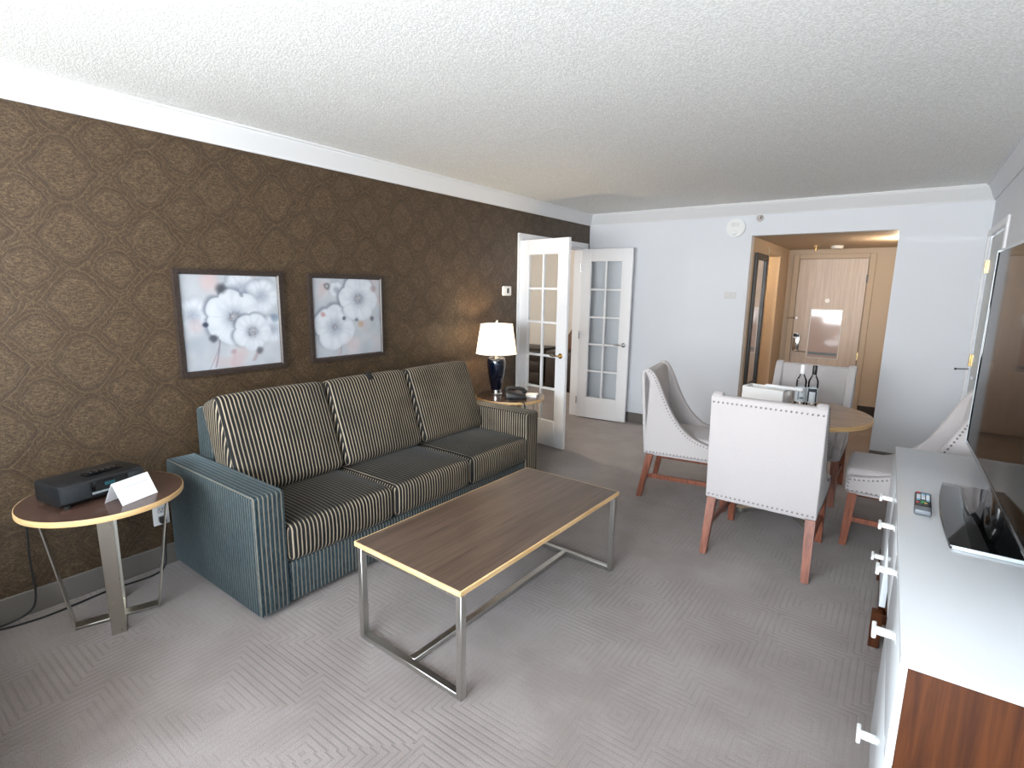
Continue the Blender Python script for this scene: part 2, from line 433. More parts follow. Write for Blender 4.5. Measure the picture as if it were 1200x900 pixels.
# french doors: local x along the leaf from the hinge, y thickness
def french_leaf(name, hinge, ang, label, flip, handle_mat, lever):
    d = struct_empty(name, (hinge[0], hinge[1], 0), ang, label, 'door')
    LW, t, z0, z1 = .625, .0175, .012, 2.032
    gx0, gx1, gz0, gz1 = .118, .507, .268, 1.888
    bm = new()
    box(bm, 0, gx0, -t, t, z0, z1, .002, 1); box(bm, gx1, LW, -t, t, z0, z1, .002, 1)
    box(bm, gx0, gx1, -t, t, z0, gz0, .002, 1); box(bm, gx0, gx1, -t, t, gz1, z1, .002, 1)
    obj('door_frame', bm, 'white_paint', d)
    bm = new(); mx = (gx0+gx1)/2
    box(bm, mx-.011, mx+.011, -t*.85, t*.85, gz0, gz1, .003, 1)
    for k in range(1, 5):
        zz = gz0+(gz1-gz0)*k/5
        box(bm, gx0, mx-.011, -t*.85, t*.85, zz-.011, zz+.011, .003, 1); box(bm, mx+.011, gx1, -t*.85, t*.85, zz-.011, zz+.011, .003, 1)
    for (a, b_) in ((gx0, gx0+.008), (gx1-.008, gx1)): box(bm, a, b_, -t*.8, t*.8, gz0, gz1)
    obj('muntin_grid', bm, 'white_paint', d)
    bm = new()
    for k in range(5):
        za = gz0+(gz1-gz0)*k/5+.011; zb = gz0+(gz1-gz0)*(k+1)/5-.011
        for a, b_ in ((gx0, mx-.011), (mx+.011, gx1)):
            v = [bm.verts.new(p) for p in ((a, 0, za), (b_, 0, za), (b_, 0, zb), (a, 0, zb))]; bm.faces.new(v)
    obj('glass_panes', bm, 'pane_glass', d)
    bm = new()
    hx, hz = LW-.058, .93
    for s in (-1, 1):
        cyl(bm, (hx, s*(t+.005), hz), .026, .01, 'y', 20, bev=.003); cyl(bm, (hx, s*(t+.022), hz), .009, .03, 'y', 14)
        if lever: tube(bm, smoothpath([(hx, s*(t+.037), hz), (hx-.03, s*(t+.04), hz+.003), (hx-.07, s*(t+.038), hz-.004), (hx-.105, s*(t+.034), hz+.002)], 5), .0075)
        else: sphere(bm, (hx, s*(t+.048), hz), .027, (1, .8, 1))
    h = obj('door_handle', bm, handle_mat, d)
    for zz in (.22, 1.02, 1.82):
        bm = new(); cyl(bm, (-.004, flip*(t+.003), zz), .007, .09, 'z', 12); obj('hinge', bm, 'chrome', d)
    return d
french_leaf('door_1', (.012, DY0-.012), math.atan2(-.092, .615), 'white ten-pane french door leaf standing open beside the lamp table', 1, 'brass', True)
french_leaf('door_2', (.012, -.185), math.atan2(.062, .62), 'white ten-pane french door leaf folded back against the grey far wall', -1, 'chrome', True)

# connecting door in the right wall, hinged next to the far corner
d = struct_empty('door_3', (W, RD1, 0), 0, 'grey painted connecting door in the right wall, behind the television', 'door')
bm = new(); box(bm, .012, .052, RD0-RD1+.012, -.006, .01, RDZ-.008, .002, 1); obj('door_leaf', bm, 'grey_door_paint', d)
bm = new(); box(bm, -.016, .0, RD0-RD1-.062, RD0-RD1, 0, RDZ+.05, .004, 1); box(bm, -.016, 0, RD0-RD1, .058, RDZ, RDZ+.05, .004, 1); box(bm, -.016, 0, .012, .058, 0, RDZ, .004, 1)
obj('door_casing', bm, 'white_paint', d)
for zz in (.28, 1.03, 1.79):
    bm = new(); cyl(bm, (-.002, .0, zz), .008, .1, 'z', 12); box(bm, .002, .012, -.05, .0, zz-.05, zz+.05); obj('hinge', bm, 'brass', d)
bm = new(); tube(bm, [(-.002, 0, .955), (-.03, -.02, .955), (-.085, -.06, .955)], .004); cyl(bm, (-.09, -.063, .955), .008, .014, 'x', 10); obj('door_stop', bm, 'rubber_dark', d)
bm = new(); cyl(bm, (.006, RD0-RD1+.075, 1.42), .028, .018, 'x', 20); box(bm, -.018, -.002, RD0-RD1+.069, RD0-RD1+.081, 1.40, 1.44, .003); obj('deadbolt', bm, 'chrome', d)
bm = new(); cyl(bm, (.006, RD0-RD1+.075, .98), .028, .018, 'x', 20); cyl(bm, (-.02, RD0-RD1+.075, .98), .009, .05, 'x', 12); tube(bm, [(-.04, RD0-RD1+.075, .98), (-.042, RD0-RD1+.13, .98), (-.04, RD0-RD1+.18, .98)], .008); obj('door_handle', bm, 'chrome', d)

# ------------------------------------------------------------------ entry hall
HX1 = 3.14
bm = new(); box(bm, OX0-T, OX0, T, .86, 0, 2.2); box(bm, OX0-T, OX0, .86, 1.56, 2.0, 2.2); box(bm, OX0-T, OX0, 1.56, HY, 0, 2.2)
struct('wall_hall_left', bm, 'hall_paint', 'hall wall carrying the tall mirror', 'wall')
bm = new(); box(bm, OX0-T, HX1+T, HY, HY+T, 0, 2.2); struct('wall_hall_end', bm, 'hall_paint', 'hall end wall around the entry door', 'wall')
bm = new(); box(bm, HX1, HX1+T, T, HY, 0, 2.2); struct('wall_hall_right', bm, 'hall_paint', 'hall wall opposite the mirror', 'wall')
bm = new(); box(bm, OX0-1.3, HX1+T, T, HY+T, 2.122, 2.2); struct('ceiling_hall', bm, 'hall_paint', 'low ceiling of the entry hall', 'ceiling')
bm = new(); box(bm, OX1-.004, HX1, HY-.016, HY, 0, .15); box(bm, 2.8, OX1, HY-.016, HY, 0, .15); struct('baseboard_hall', bm, 'base_dark')
# closet behind the hall's left wall
bm = new(); box(bm, OX0-1.3, OX0-T, .5, .56, 0, 2.122); box(bm, OX0-1.3, OX0-T, 2.0, 2.06, 0, 2.122); box(bm, OX0-1.36, OX0-1.3, .5, 2.06, 0, 2.122)
struct('wall_closet', bm, 'hall_paint', 'warm lit closet walls off the hall', 'wall')
bm = new()
box(bm, OX0-.01, OX0+.014, 1.5, 1.56, 0, 2.06, .004, 1); box(bm, OX0-.01, OX0+.014, .80, .86, 0, 2.06, .004, 1); box(bm, OX0-.01, OX0+.014, .86, 1.5, 2.0, 2.06, .004, 1)
box(bm, OX0-T, OX0-.01, 1.535, 1.56, 0, 2.0)
struct('trim_5', bm, 'hall_paint', 'casing around the closet doorway in the hall', 'door casing')

# entry door
d = struct_empty('door_4', (2.36, HY, 0), 0, 'pale wood entry door at the end of the hall', 'door')
DW, DT = .378, 1.995
bm = new(); box(bm, -DW, DW, -.03, -.004, .01, DT, .002, 1); obj('door_leaf', bm, 'door_wood', d)
bm = new()
for a, b_, c_, e in ((-DW+.115, -DW+.119, .3, 1.86), (DW-.119, DW-.115, .3, 1.86)): box(bm, a, b_, -.0325, -.03, c_, e)
box(bm, -DW+.115, DW-.115, -.0325, -.03, 1.86, 1.864); obj('panel_groove', bm, 'hall_paint', d)
bm = new(); box(bm, -DW-.075, -DW-.008, -.03, 0, 0, DT+.065, .004, 1); box(bm, DW+.008, DW+.075, -.03, 0, 0, DT+.065, .004, 1); box(bm, -DW-.008, DW+.008, -.03, 0, DT+.008, DT+.065, .004, 1)
obj('door_casing', bm, 'hall_paint', d)
nf = part('notice_frame', 'plastic_white', d, box, -.19, .175, -.04, -.03, .72, 1.36, .003, label='glazed safety notice on the entry door')
bm = new(); box(bm, -.18, .165, -.043, -.04, .73, 1.35); obj('notice_sheet', bm, Mat('notice_sheet', lin(186, 168, 162), .06, spec=1.0).m, nf)
bm = new(); box(bm, -.17, .155, -.0445, -.043, .765, .80); obj('notice_line', bm, 'label_grey', nf)
part('peephole', 'plastic_white', d, cyl, (-.015, -.036, 1.47), .028, .012, 'y', 20)
bm = new(); box(bm, -.365, -.285, -.05, -.03, .80, 1.0, .006); cyl(bm, (-.325, -.05, 1.0), .04, .04, 'y', 20); k = obj('lock_plate', bm, 'chrome', d)
bm = new(); box(bm, -.362, -.288, -.075, -.045, .985, 1.03, .01); obj('lock_cover', bm, 'plastic_black', k)
bm = new(); cyl(bm, (-.325, -.062, .80), .01, .05, 'y', 12); tube(bm, [(-.325, -.085, .80), (-.26, -.088, .80), (-.2, -.085, .795)], .009); obj('door_handle', bm, 'chrome', d)
bm = new(); tube(bm, [(-.47, -.035, 1.235), (-.42, -.05, 1.235), (-.36, -.05, 1.235)], .006); cyl(bm, (-.35, -.045, 1.235), .014, .02, 'y', 12); obj('swing_latch', bm, 'chrome', d)
for zz, mt_ in ((1.75, 'plastic_black'), (.78, 'brass')):
    bm = new(); box(bm, DW-.004, DW+.012, -.04, -.03, zz-.05, zz+.05, .002, 1); obj('hinge', bm, mt_, d)

# hall closet door handle on the right wall
d = struct_empty('door_5', (HX1, .85, 0), 0, 'pale door in the right wall of the hall', 'door')
bm = new(); box(bm, -.012, 0, -.38, .38, .01, 2.0, .002, 1); obj('door_leaf', bm, 'hall_paint', d)
bm = new(); cyl(bm, (-.02, .3, 1.0), .026, .015, 'x', 20); cyl(bm, (-.05, .3, 1.0), .01, .06, 'x', 12); tube(bm, [(-.085, .3, 1.0), (-.09, .22, .995), (-.085, .19, .98)], .009); obj('door_handle', bm, 'chrome', d)
bm = new(); cyl(bm, (-.03, .3, .80), .01, .04, 'x', 12); sphere(bm, (-.07, .3, .80), .03); obj('door_knob', bm, 'chrome', d)

# tall mirror on the hall's left wall
mr = thing('wall_mirror', 'tall narrow black framed mirror on the hall wall before the entry door', 'mirror', (OX0, .47, .50))
bm = new(); hw, hh, fw = .27, 1.47, .065
box(bm, 0, .03, -hw, -hw+fw, 0, hh, .004, 1); box(bm, 0, .03, hw-fw, hw, 0, hh, .004, 1); box(bm, 0, .03, -hw+fw, hw-fw, 0, fw, .004, 1); box(bm, 0, .03, -hw+fw, hw-fw, hh-fw, hh, .004, 1)
obj('mirror_frame', bm, 'black_frame', mr)
bm = new(); box(bm, 0, .012, -hw+fw, hw-fw, fw, hh-fw); obj('mirror_glass', bm, 'mirror', mr)

sp = thing('ceiling_sprinkler', 'small brass pendant sprinkler under the hall ceiling', 'sprinkler', (2.22, 1.55, 2.128))
part('escutcheon', 'brass', sp, cyl, (0, 0, -.004), .035, .008); 
bm = new(); cyl(bm, (0, 0, -.03), .008, .05, 'z', 12); cyl(bm, (0, 0, -.062), .018, .004, 'z', 12); tube(bm, [(-.012, 0, -.03), (-.016, 0, -.045), (0, 0, -.06)], .0025, 6); tube(bm, [(.012, 0, -.03), (.016, 0, -.045), (0, 0, -.06)], .0025, 6); obj('sprinkler_head', bm, 'brass', sp)
sd = thing('smoke_detector', 'round cream smoke detector under the hall ceiling', 'smoke detector', (2.43, 1.65, 2.122))
bm = new(); lathe(bm, [(.065, 0), (.068, -.015), (.06, -.03), (.03, -.034), (.001, -.034)][::-1]); obj('housing', bm, 'plastic_white', sd)
part('vent_ring', 'plate_grey', sd, lathe, [(.055, -.036), (.055, -.026), (.04, -.026), (.04, -.036)])

# far wall fittings
st = thing('fire_alarm', 'round white alarm with a strobe lens on the far wall beside the hall opening', 'alarm', (1.686, 0, 2.205))
bm = new(); cyl(bm, (0, -.02, 0), .092, .04, 'y', 40, bev=.008); obj('housing', bm, 'flat_white', st)
bm = new(); 
for k in range(5): box(bm, -.04+k*.016, -.032+k*.016, -.044, -.04, .01, .05)
obj('speaker_slots', bm, 'plate_grey', st)
part('strobe_lens', 'strobe_lens', st, sphere, (-.004, -.042, -.05), .022, (1, .7, 1))
sp2 = thing('fire_sprinkler', 'brass sidewall sprinkler on the far wall just below the crown moulding', 'sprinkler', (1.905, .002, 2.288))
part('escutcheon', 'nail_metal', sp2, cyl, (0, -.004, 0), .034, .008, 'y', 20)
bm = new(); cyl(bm, (0, -.025, 0), .012, .04, 'y', 12); box(bm, -.014, .014, -.06, -.056, -.01, .016); tube(bm, [(-.01, -.03, 0), (-.014, -.045, 0), (0, -.058, 0)], .003, 6); obj('sprinkler_head', bm, 'nail_metal', sp2)
bp = thing('wall_plate', 'blank pale plate on the far wall between the folded door and the hall opening', 'wall plate', (1.68, 0, 1.527))
part('plate', 'plate_grey', bp, box, -.06, .06, -.006, 0, -.035, .035, .003)
part('screw', 'chrome', bp, cyl, (0, -.007, 0), .004, .003, 'y', 10)

# thermostat + outlet on the wallpaper
th = thing('thermostat', 'small white thermostat on the wallpaper beside the french door', 'thermostat', (-.002, -1.667, 1.537))
part('housing', 'plastic_white', th, box, 0, .026, -.066, .066, -.047, .047, .012)
part('display', 'display_dark', th, box, .0255, .028, -.012, .02, -.022, .026, .002)
ou = thing('wall_outlet', 'white wall outlet between the radio table and the sofa arm', 'outlet', (-.001, -4.805, .302))
part('cover_plate', 'plastic_white', ou, box, 0, .007, -.04, .04, -.062, .062, .003)
bm = new()
for zz in (-.025, .025):
    box(bm, .007, .0095, -.018, .018, zz-.017, zz+.017, .004)
rc = obj('receptacle', bm, 'plate_grey', ou)
bm = new(); 
for dy in (-.007, .007): box(bm, .0095, .0105, dy-.0015, dy+.0015, .023, .034)
box(bm, .0095, .0105, -.003, .003, .011, .016); obj('socket_slots', bm, 'plastic_black', rc)
cd = thing('power_cord', 'black power cord running from the outlet to behind the radio table', 'cord', (0, -4.805, 0))
part('plug', 'plastic_black', cd, box, .0098, .045, -.017, .013, .258, .292, .006)
bm = new(); tube(bm, smoothpath([(.04, -.002, .27), (.055, -.004, .24), (.05, -.01, .12), (.07, -.03, .03), (.09, -.1, .008), (.075, -.3, .007), (.1, -.55, .007), (.06, -.72, .012), (.05, -.575, .05), (.03, -.56, .3), (.03, -.55, .56)], 8), .0045); obj('cord', bm, 'rubber_dark', cd)

# ------------------------------------------------------------------ bedroom beyond the french doors
bm = new(); box(bm, -3.8, -T, 2.0, 2.12, 0, H); box(bm, -3.9, -3.8, -3.2, 2.1, 0, H); box(bm, -3.8, -T, -3.2, -3.08, 0, H); box(bm, -T, -.02, T, 2.0, 0, H)
struct('wall_bedroom', bm, 'bedroom_paint', 'pale bedroom walls seen through the french doors', 'wall')
bm = new(); box(bm, -3.8, -T, -3.2, 2.1, H, H+.08); struct('ceiling_bedroom', bm, 'bedroom_paint', 'bedroom ceiling', 'ceiling')
bd = thing('dresser', 'low dark wood dresser in the bedroom seen through the left french door', 'dresser', (-1.65, 1.3, 0))
part('carcass', 'dark_furniture', bd, box, -.42, .28, -.22, .25, .08, .62, .004)
part('dresser_top', 'dark_furniture', bd, box, -.44, .30, -.25, .26, .62, .645, .004)
for k in range(3):
    dr = part('drawer', 'frame_wood', bd, box, -.40, .26, -.238, -.22, .10+k*.172, .10+k*.172+.155, .004)
    part('drawer_pull', 'chrome', dr, box, -.13, -.01, -.252, -.238, .18+k*.172, .19+k*.172, .002)
for sx in (-.38, .24):
    for sy in (-.18, .2): part('leg', 'dark_furniture', bd, taper, (sx, sy, .08), (sx, sy, 0), .05, .035)
cb = thing('wardrobe', 'tall-sided dark cabinet in the bedroom behind the french door handle', 'cabinet', (-1.08, 1.3, 0))
part('carcass', 'dark_furniture', cb, box, -.2, .55, -.22, .25, .05, .62, .004)
part('cabinet_door', 'frame_wood', cb, box, -.18, .17, -.236, -.22, .07, .6, .004); part('cabinet_door', 'frame_wood', cb, box, .18, .53, -.236, -.22, .07, .6, .004)
part('plinth', 'dark_furniture', cb, box, -.18, .53, -.19, .23, 0, .05)
bm = new(); prism(bm, [(-.02, 0), (.5, 0), (.5, .62), (.38, .52), (.22, .27), (.1, .1)], 'y', -.06, .06, .02)
tag(obj('headboard_cushion', bm, 'bedroom_brown', None, (-1.22, 1.35, .625)), 'brown sloping cushion standing on the bedroom cabinet', 'cushion')

# ------------------------------------------------------------------ sofa
def build_sofa():
    S = thing('sofa', 'three seat sofa in dark velvet with tan pinstripes against the wallpaper', 'sofa', (0, 0, 0))
    Y0, Y1, AW, AH, XF = -4.768, -2.47, .155, .615, .945
    IY0, IY1 = Y0+AW, Y1-AW
    part('base', 'sofa_arm_fabric', S, box, .10, .935, IY0+.002, IY1-.002, .03, .236, .012)
    bm = new(); prism(bm, [(.045, .03), (.16, .03), (.26, .86), (.16, .9), (.07, .88)], 'y', IY0+.002, IY1-.002, .02); obj('back_frame', bm, 'sofa_arm_fabric', S)
    for a, b_ in ((Y0, IY0), (IY1, Y1)):
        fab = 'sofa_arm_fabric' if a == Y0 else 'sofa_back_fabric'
        bm = new(); box(bm, .03, XF, a, b_, .025, AH, .016, 3); ar = obj('arm', bm, fab, S)
        bm = new()
        for yy in (a+.012, b_-.012):
            tube(bm, [(.04, yy, AH-.001), (XF-.014, yy, AH-.001)], .004, 6); tube(bm, [(XF-.002, yy, AH-.012), (XF-.002, yy, .03)], .004, 6)
        obj('piping', bm, fab, ar)
    w = (IY1-IY0)/3
    for k in range(3):
        a = IY0+k*w+.003; b_ = a+w-.006
        bm = new(); cushion(bm, .30, .955, a, b_, .24, .43, .035, (.012, .0, .022)); obj('seat_cushion', bm, 'sofa_seat_fabric', S)
    for k in range(3):
        a = IY0+k*w-.012*(k == 0)+.004; b_ = IY0+(k+1)*w+.012*(k == 2)-.004
        bm = new(); cushion(bm, -.095, .095, a, b_, -.275, .275, .04, (.022, .002, .01))
        bm.transform(Matrix.Translation((.335, 0, .69)) @ Matrix.Rotation(-.36, 4, 'Y'))
        bc = obj('back_cushion', bm, 'sofa_back_fabric', S)
        if k == 1:
            bm = new(); mid = (a+b_)/2
            box(bm, -.03, .012, mid-.018, mid+.018, -.008, .0, .003); box(bm, .004, .013, mid-.018, mid+.018, -.055, .0, .003)
            bm.transform(Matrix.Translation((.335, 0, .69)) @ Matrix.Rotation(-.36, 4, 'Y') @ Matrix.Translation((.092, 0, .285)))
            obj('pull_strap', bm, 'rubber_dark', bc)
    for yy in (Y0+.08, Y1-.08):
        for xx in (.1, .86): part('foot', 'plastic_black', S, cyl, (xx, yy, .0135), .022, .027)
build_sofa()

# unseen seat added behind the view, only to shade the lower-left corner
ac = thing('unseen_shade_seat', 'dark upholstered seat out of view, added to shade the near left corner', 'unseen_shade_seat', (.76, -6.20, 0))
for sx in (-1, 1): part('seat_cushion', 'sofa_back_fabric', ac, cushion, *sorted((sx*.002, sx*.5)), -.30, .42, .28, .46, .04)
part('backrest', 'sofa_back_fabric', ac, cushion, -.64, .64, -.46, -.28, .1, .98, .05)
for sx in (-1, 1): part('arm', 'sofa_back_fabric', ac, box, sx*.5, sx*.64, -.36, .42, .06, .66, .03, 3)
part('base', 'sofa_back_fabric', ac, box, -.5, .5, -.34, .41, .05, .28, .02)
for sx in (-.58, .58):
    for sy in (-.36, .36): part('leg', 'leg_wood', ac, taper, (sx, sy, .09), (sx, sy, 0), .05, .035)

# ------------------------------------------------------------------ coffee table
CT = thing('coffee_table', 'long coffee table with dark wood top and brushed steel frame before the sofa', 'coffee table', (1.702, -3.923, 0), -.021)
L2, W2, TH = 1.277/2, .631/2, .4655
tp = part('table_top', 'taupe_laminate', CT, box, -W2+.006, W2-.006, -L2+.006, L2-.006, TH-.022, TH, .0012, 1)
bm = new()
for s in (-1, 1):
    box(bm, s*W2, s*(W2-.0065), -L2, L2, TH-.023, TH-.0008, .0015, 1); box(bm, -W2+.0065, W2-.0065, s*L2, s*(L2-.0065), TH-.023, TH-.0008, .0015, 1)
obj('edge_band', bm, 'maple_edge', tp)
bm = new()
for s in (-1, 1):
    box(bm, s*(W2-.03), s*(W2-.05), -L2+.04, L2-.04, TH-.044, TH-.0232)
obj('under_rail', bm, 'under_frame', CT)
for s in (-1, 1):
    bm = new(); yy = s*(L2-.025); bw = .015
    for sx in (-1, 1): box(bm, sx*(W2-.006), sx*(W2-.034), yy-bw, yy+bw, 0, TH-.0232, .002, 1)
    box(bm, -W2+.034, W2-.034, yy-bw, yy+bw, 0, .024, .002, 1); box(bm, -W2+.034, W2-.034, yy-bw, yy+bw, TH-.045, TH-.0232, .002, 1)
    obj('end_frame', bm, 'brushed_steel', CT)
part('stretcher', 'brushed_steel', CT, box, -.016, .016, -L2+.04, L2-.04, .001, .025, .002, 1)

# ------------------------------------------------------------------ end tables
def end_table(label, loc, rz):
    t_ = thing('end_table', label, 'end table', loc, rz, 'round end tables beside the sofa'); R, Hh = .308, .612
    tp = part('table_top', 'taupe_laminate_cross', t_, cyl, (0, 0, Hh-.0125), R-.004, .025, 'z', 96)
    bm = new(); lathe(bm, [(R-.0045, Hh-.0245), (R-.001, Hh-.0245), (R, Hh-.02), (R, Hh-.005), (R-.001, Hh-.0008), (R-.0045, Hh-.0008)], 96, cap=False); obj('edge_band', bm, 'maple_edge', tp)
    for q in (0, 1):
        bm = new(); b0, t0, sw, th_ = .158, .24, .056, .006; zt = Hh-.026; zb = .004+q*.007
        for s in (-1, 1):
            a = Vector((s*b0, 0, 0 if not q else .0)); c = Vector((s*t0, 0, zt)); bar(bm, a, c, sw, th_, (s, 0, .0))
        box(bm, -b0, b0, -sw/2, sw/2, zb-.0035, zb+.0035, .001, 1); box(bm, -t0, t0, -sw/2, sw/2, zt-.006*(1+q), zt-.006*q)
        if q: bm.transform(Matrix.Rotation(PI/2, 4, 'Z'))
        obj('leg_frame', bm, 'aged_steel', t_)
    return t_
et = end_table('round end table carrying the black radio at the near end of the sofa', (.352, -5.14, 0), math.radians(-17))
et2 = dup(et, (.40, -2.115, 0), math.radians(15), 'round end table carrying the blue lamp at the far end of the sofa')
ETZ = .612

# radio: a little wedge shaped, front faces +x -y side
def P(o): return o
rd = thing('clock_radio', 'black table radio with a remote lying on it, on the near end table', 'radio', (.335, -5.175, ETZ), math.radians(100))
bm = new(); prism(bm, [(-.105, .012), (.085, .012), (.105, .028), (.102, .098), (.085, .106), (-.09, .106), (-.108, .09)], 'x', -.165, .165, .006)
# local: x along width, -y is the front
bm.transform(Matrix.Diagonal((1, -1, 1, 1)))
bmesh.ops.reverse_faces(bm, faces=bm.faces[:])
body = obj('radio_body', bm, 'radio_black', rd)
part('display', 'gloss_black', rd, box, -.05, .09, -.108, -.1035, .052, .094, .002)
part('clock_digits', 'display_teal', rd, box, .0, .04, -.1095, -.108, .066, .08)
part('disc_slot', 'radio_silver', rd, box, -.05, .09, -.109, -.1035, .037, .047, .002)
for a, b_ in ((-.162, -.056), (.096, .162)): part('speaker_grille', 'radio_grille', rd, box, a, b_, -.107, -.104, .03, .094, .003)
for k in range(4): part('rubber_foot', 'rubber_dark', rd, cyl, (-.13+.26*(k % 2), -.07+.14*(k//2), .006), .012, .012)
rm = thing('remote_control', 'slim black remote lying on top of the table radio', 'remote control', (.36, -5.14, ETZ+.1065), math.radians(104))
part('remote_case', 'gloss_black', rm, box, -.075, .075, -.022, .022, 0, .011, .004)
bm = new()
for i in range(5):
    for j in range(2): cyl(bm, (-.05+i*.025, -.009+j*.018, .0115), .004, .002, 'z', 10)
obj('keys', bm, 'key_dark', rm)
# tent card
tc = thing('tent_card', 'white folded tent card standing beside the table radio', 'card', (.508, -5.082, ETZ), math.radians(21))
def leaf_(s, th=.0012):
    bm = new(); bar(bm, (s*.05, 0, .001), (s*.0007, 0, .094), .168, th, (1, 0, 0), .0003); return bm
for s in (-1, 1): obj('card_leaf', leaf_(s), 'paper', tc)
bm = new(); bar(bm, (.0170, 0, .0633), (.0154, 0, .0663), .14, .0016, (1, 0, 0), 0); obj('printed_line', bm, 'paper_line', tc)

# ------------------------------------------------------------------ table lamp
tl = thing('table_lamp', 'lit table lamp with glossy navy vase base and white drum shade', 'lamp', (.265, -2.145, ETZ))
bm = new(); lathe(bm, [(.001, 0), (.055, 0), (.057, .008), (.05, .016), (.05, .045), (.001, .045)]); obj('lamp_base', bm, 'chrome', tl)
bm = new(); lathe(bm, [(.044, .045), (.046, .052), (.06, .11), (.074, .19), (.083, .26), (.084, .30), (.079, .325), (.07, .338), (.05, .345), (.001, .346)]); obj('lamp_body', bm, 'lamp_navy', tl)
bm = new(); lathe(bm, [(.03, .345), (.032, .352), (.02, .362), (.012, .37), (.012, .44), (.001, .44)], 24); obj('lamp_neck', bm, 'brass', tl)
bm = new(); R0, R1, z0, z1 = .183, .142, .375, .632
lathe(bm, [(R0, z0), (R1, z1)], 64, cap=False); sh = obj('lamp_shade', bm, 'lamp_cloth', tl)
for r_, z_ in ((R0, z0), (R1, z1)):
    bm = new(); tube(bm, [(r_*math.cos(2*PI*i/48), r_*math.sin(2*PI*i/48), z_) for i in range(49)], .003, 6); obj('shade_trim', bm, 'paper', sh)
bm = new(); 
for k in range(3): a = 2*PI*k/3; tube(bm, [(0, 0, .62), (R1*math.cos(a), R1*math.sin(a), .628)], .002, 6)
for s in (-1, 1): tube(bm, smoothpath([(.012*s, 0, .42), (.055*s, 0, .52), (.04*s, 0, .585), (0, 0, .62)], 5), .0018, 6)
obj('harp', bm, 'brass', tl)
bm = new(); cyl(bm, (0, 0, .635), .006, .03, 'z', 12); sphere(bm, (0, 0, .66), .013); obj('finial', bm, 'chrome', tl)
bm = new(); sphere(bm, (0, 0, .54), .03); obj('light_bulb', bm, 'bulb', tl)

# telephone and notepad by the lamp
tp_ = thing('telephone', 'black desk telephone beside the blue lamp', 'telephone', (.50, -2.16, ETZ), math.radians(-52))
bm = new(); prism(bm, [(-.09, 0), (.09, 0), (.09, .022), (-.075, .055), (-.09, .05)], 'x', -.085, .085, .005); obj('phone_base', bm, 'plastic_black', tp_)
bm = new(); 
for i in range(3):
    for j in range(4): box(bm, -.005+i*.024, .013+i*.024, -.04+j*.028, -.022+j*.028, .047-.0066*(j+1)-.008, .054-.0066*(j+1)-.004)
obj('keys', bm, 'key_dark', tp_)
bm = new(); tube(bm, smoothpath([(-.055, -.09, .062), (-.055, -.06, .078), (-.055, .05, .07), (-.055, .085, .046)], 6), .016, 12); sphere(bm, (-.055, -.085, .06), .024, (1, 1, .8)); sphere(bm, (-.055, .08, .045), .024, (1, 1, .8)); obj('handset', bm, 'plastic_black', tp_)
bm = new(); tube(bm, smoothpath([(0, 0, .008), (.03, -.03, .007), (.09, -.04, .007), (.16, -.06, .007), (.212, -.075, .006), (.228, -.08, -.02), (.23, -.082, -.12), (.228, -.08, -.2)], 6), .006, 8)
tag(obj('loose_cable', bm, 'rubber_dark', None, (.485, -2.245, ETZ)), 'black cable hanging over the rim of the lamp table', 'cable')
npd = thing('notepad', 'white notepad lying between the telephone and the open french door', 'notepad', (.55, -1.99, ETZ), math.radians(24))
part('paper_block', 'paper', npd, box, -.055, .055, -.075, .075, 0, .012, .001, 1)
part('backing_card', 'plate_grey', npd, box, -.056, .056, -.076, .076, 0, .002)

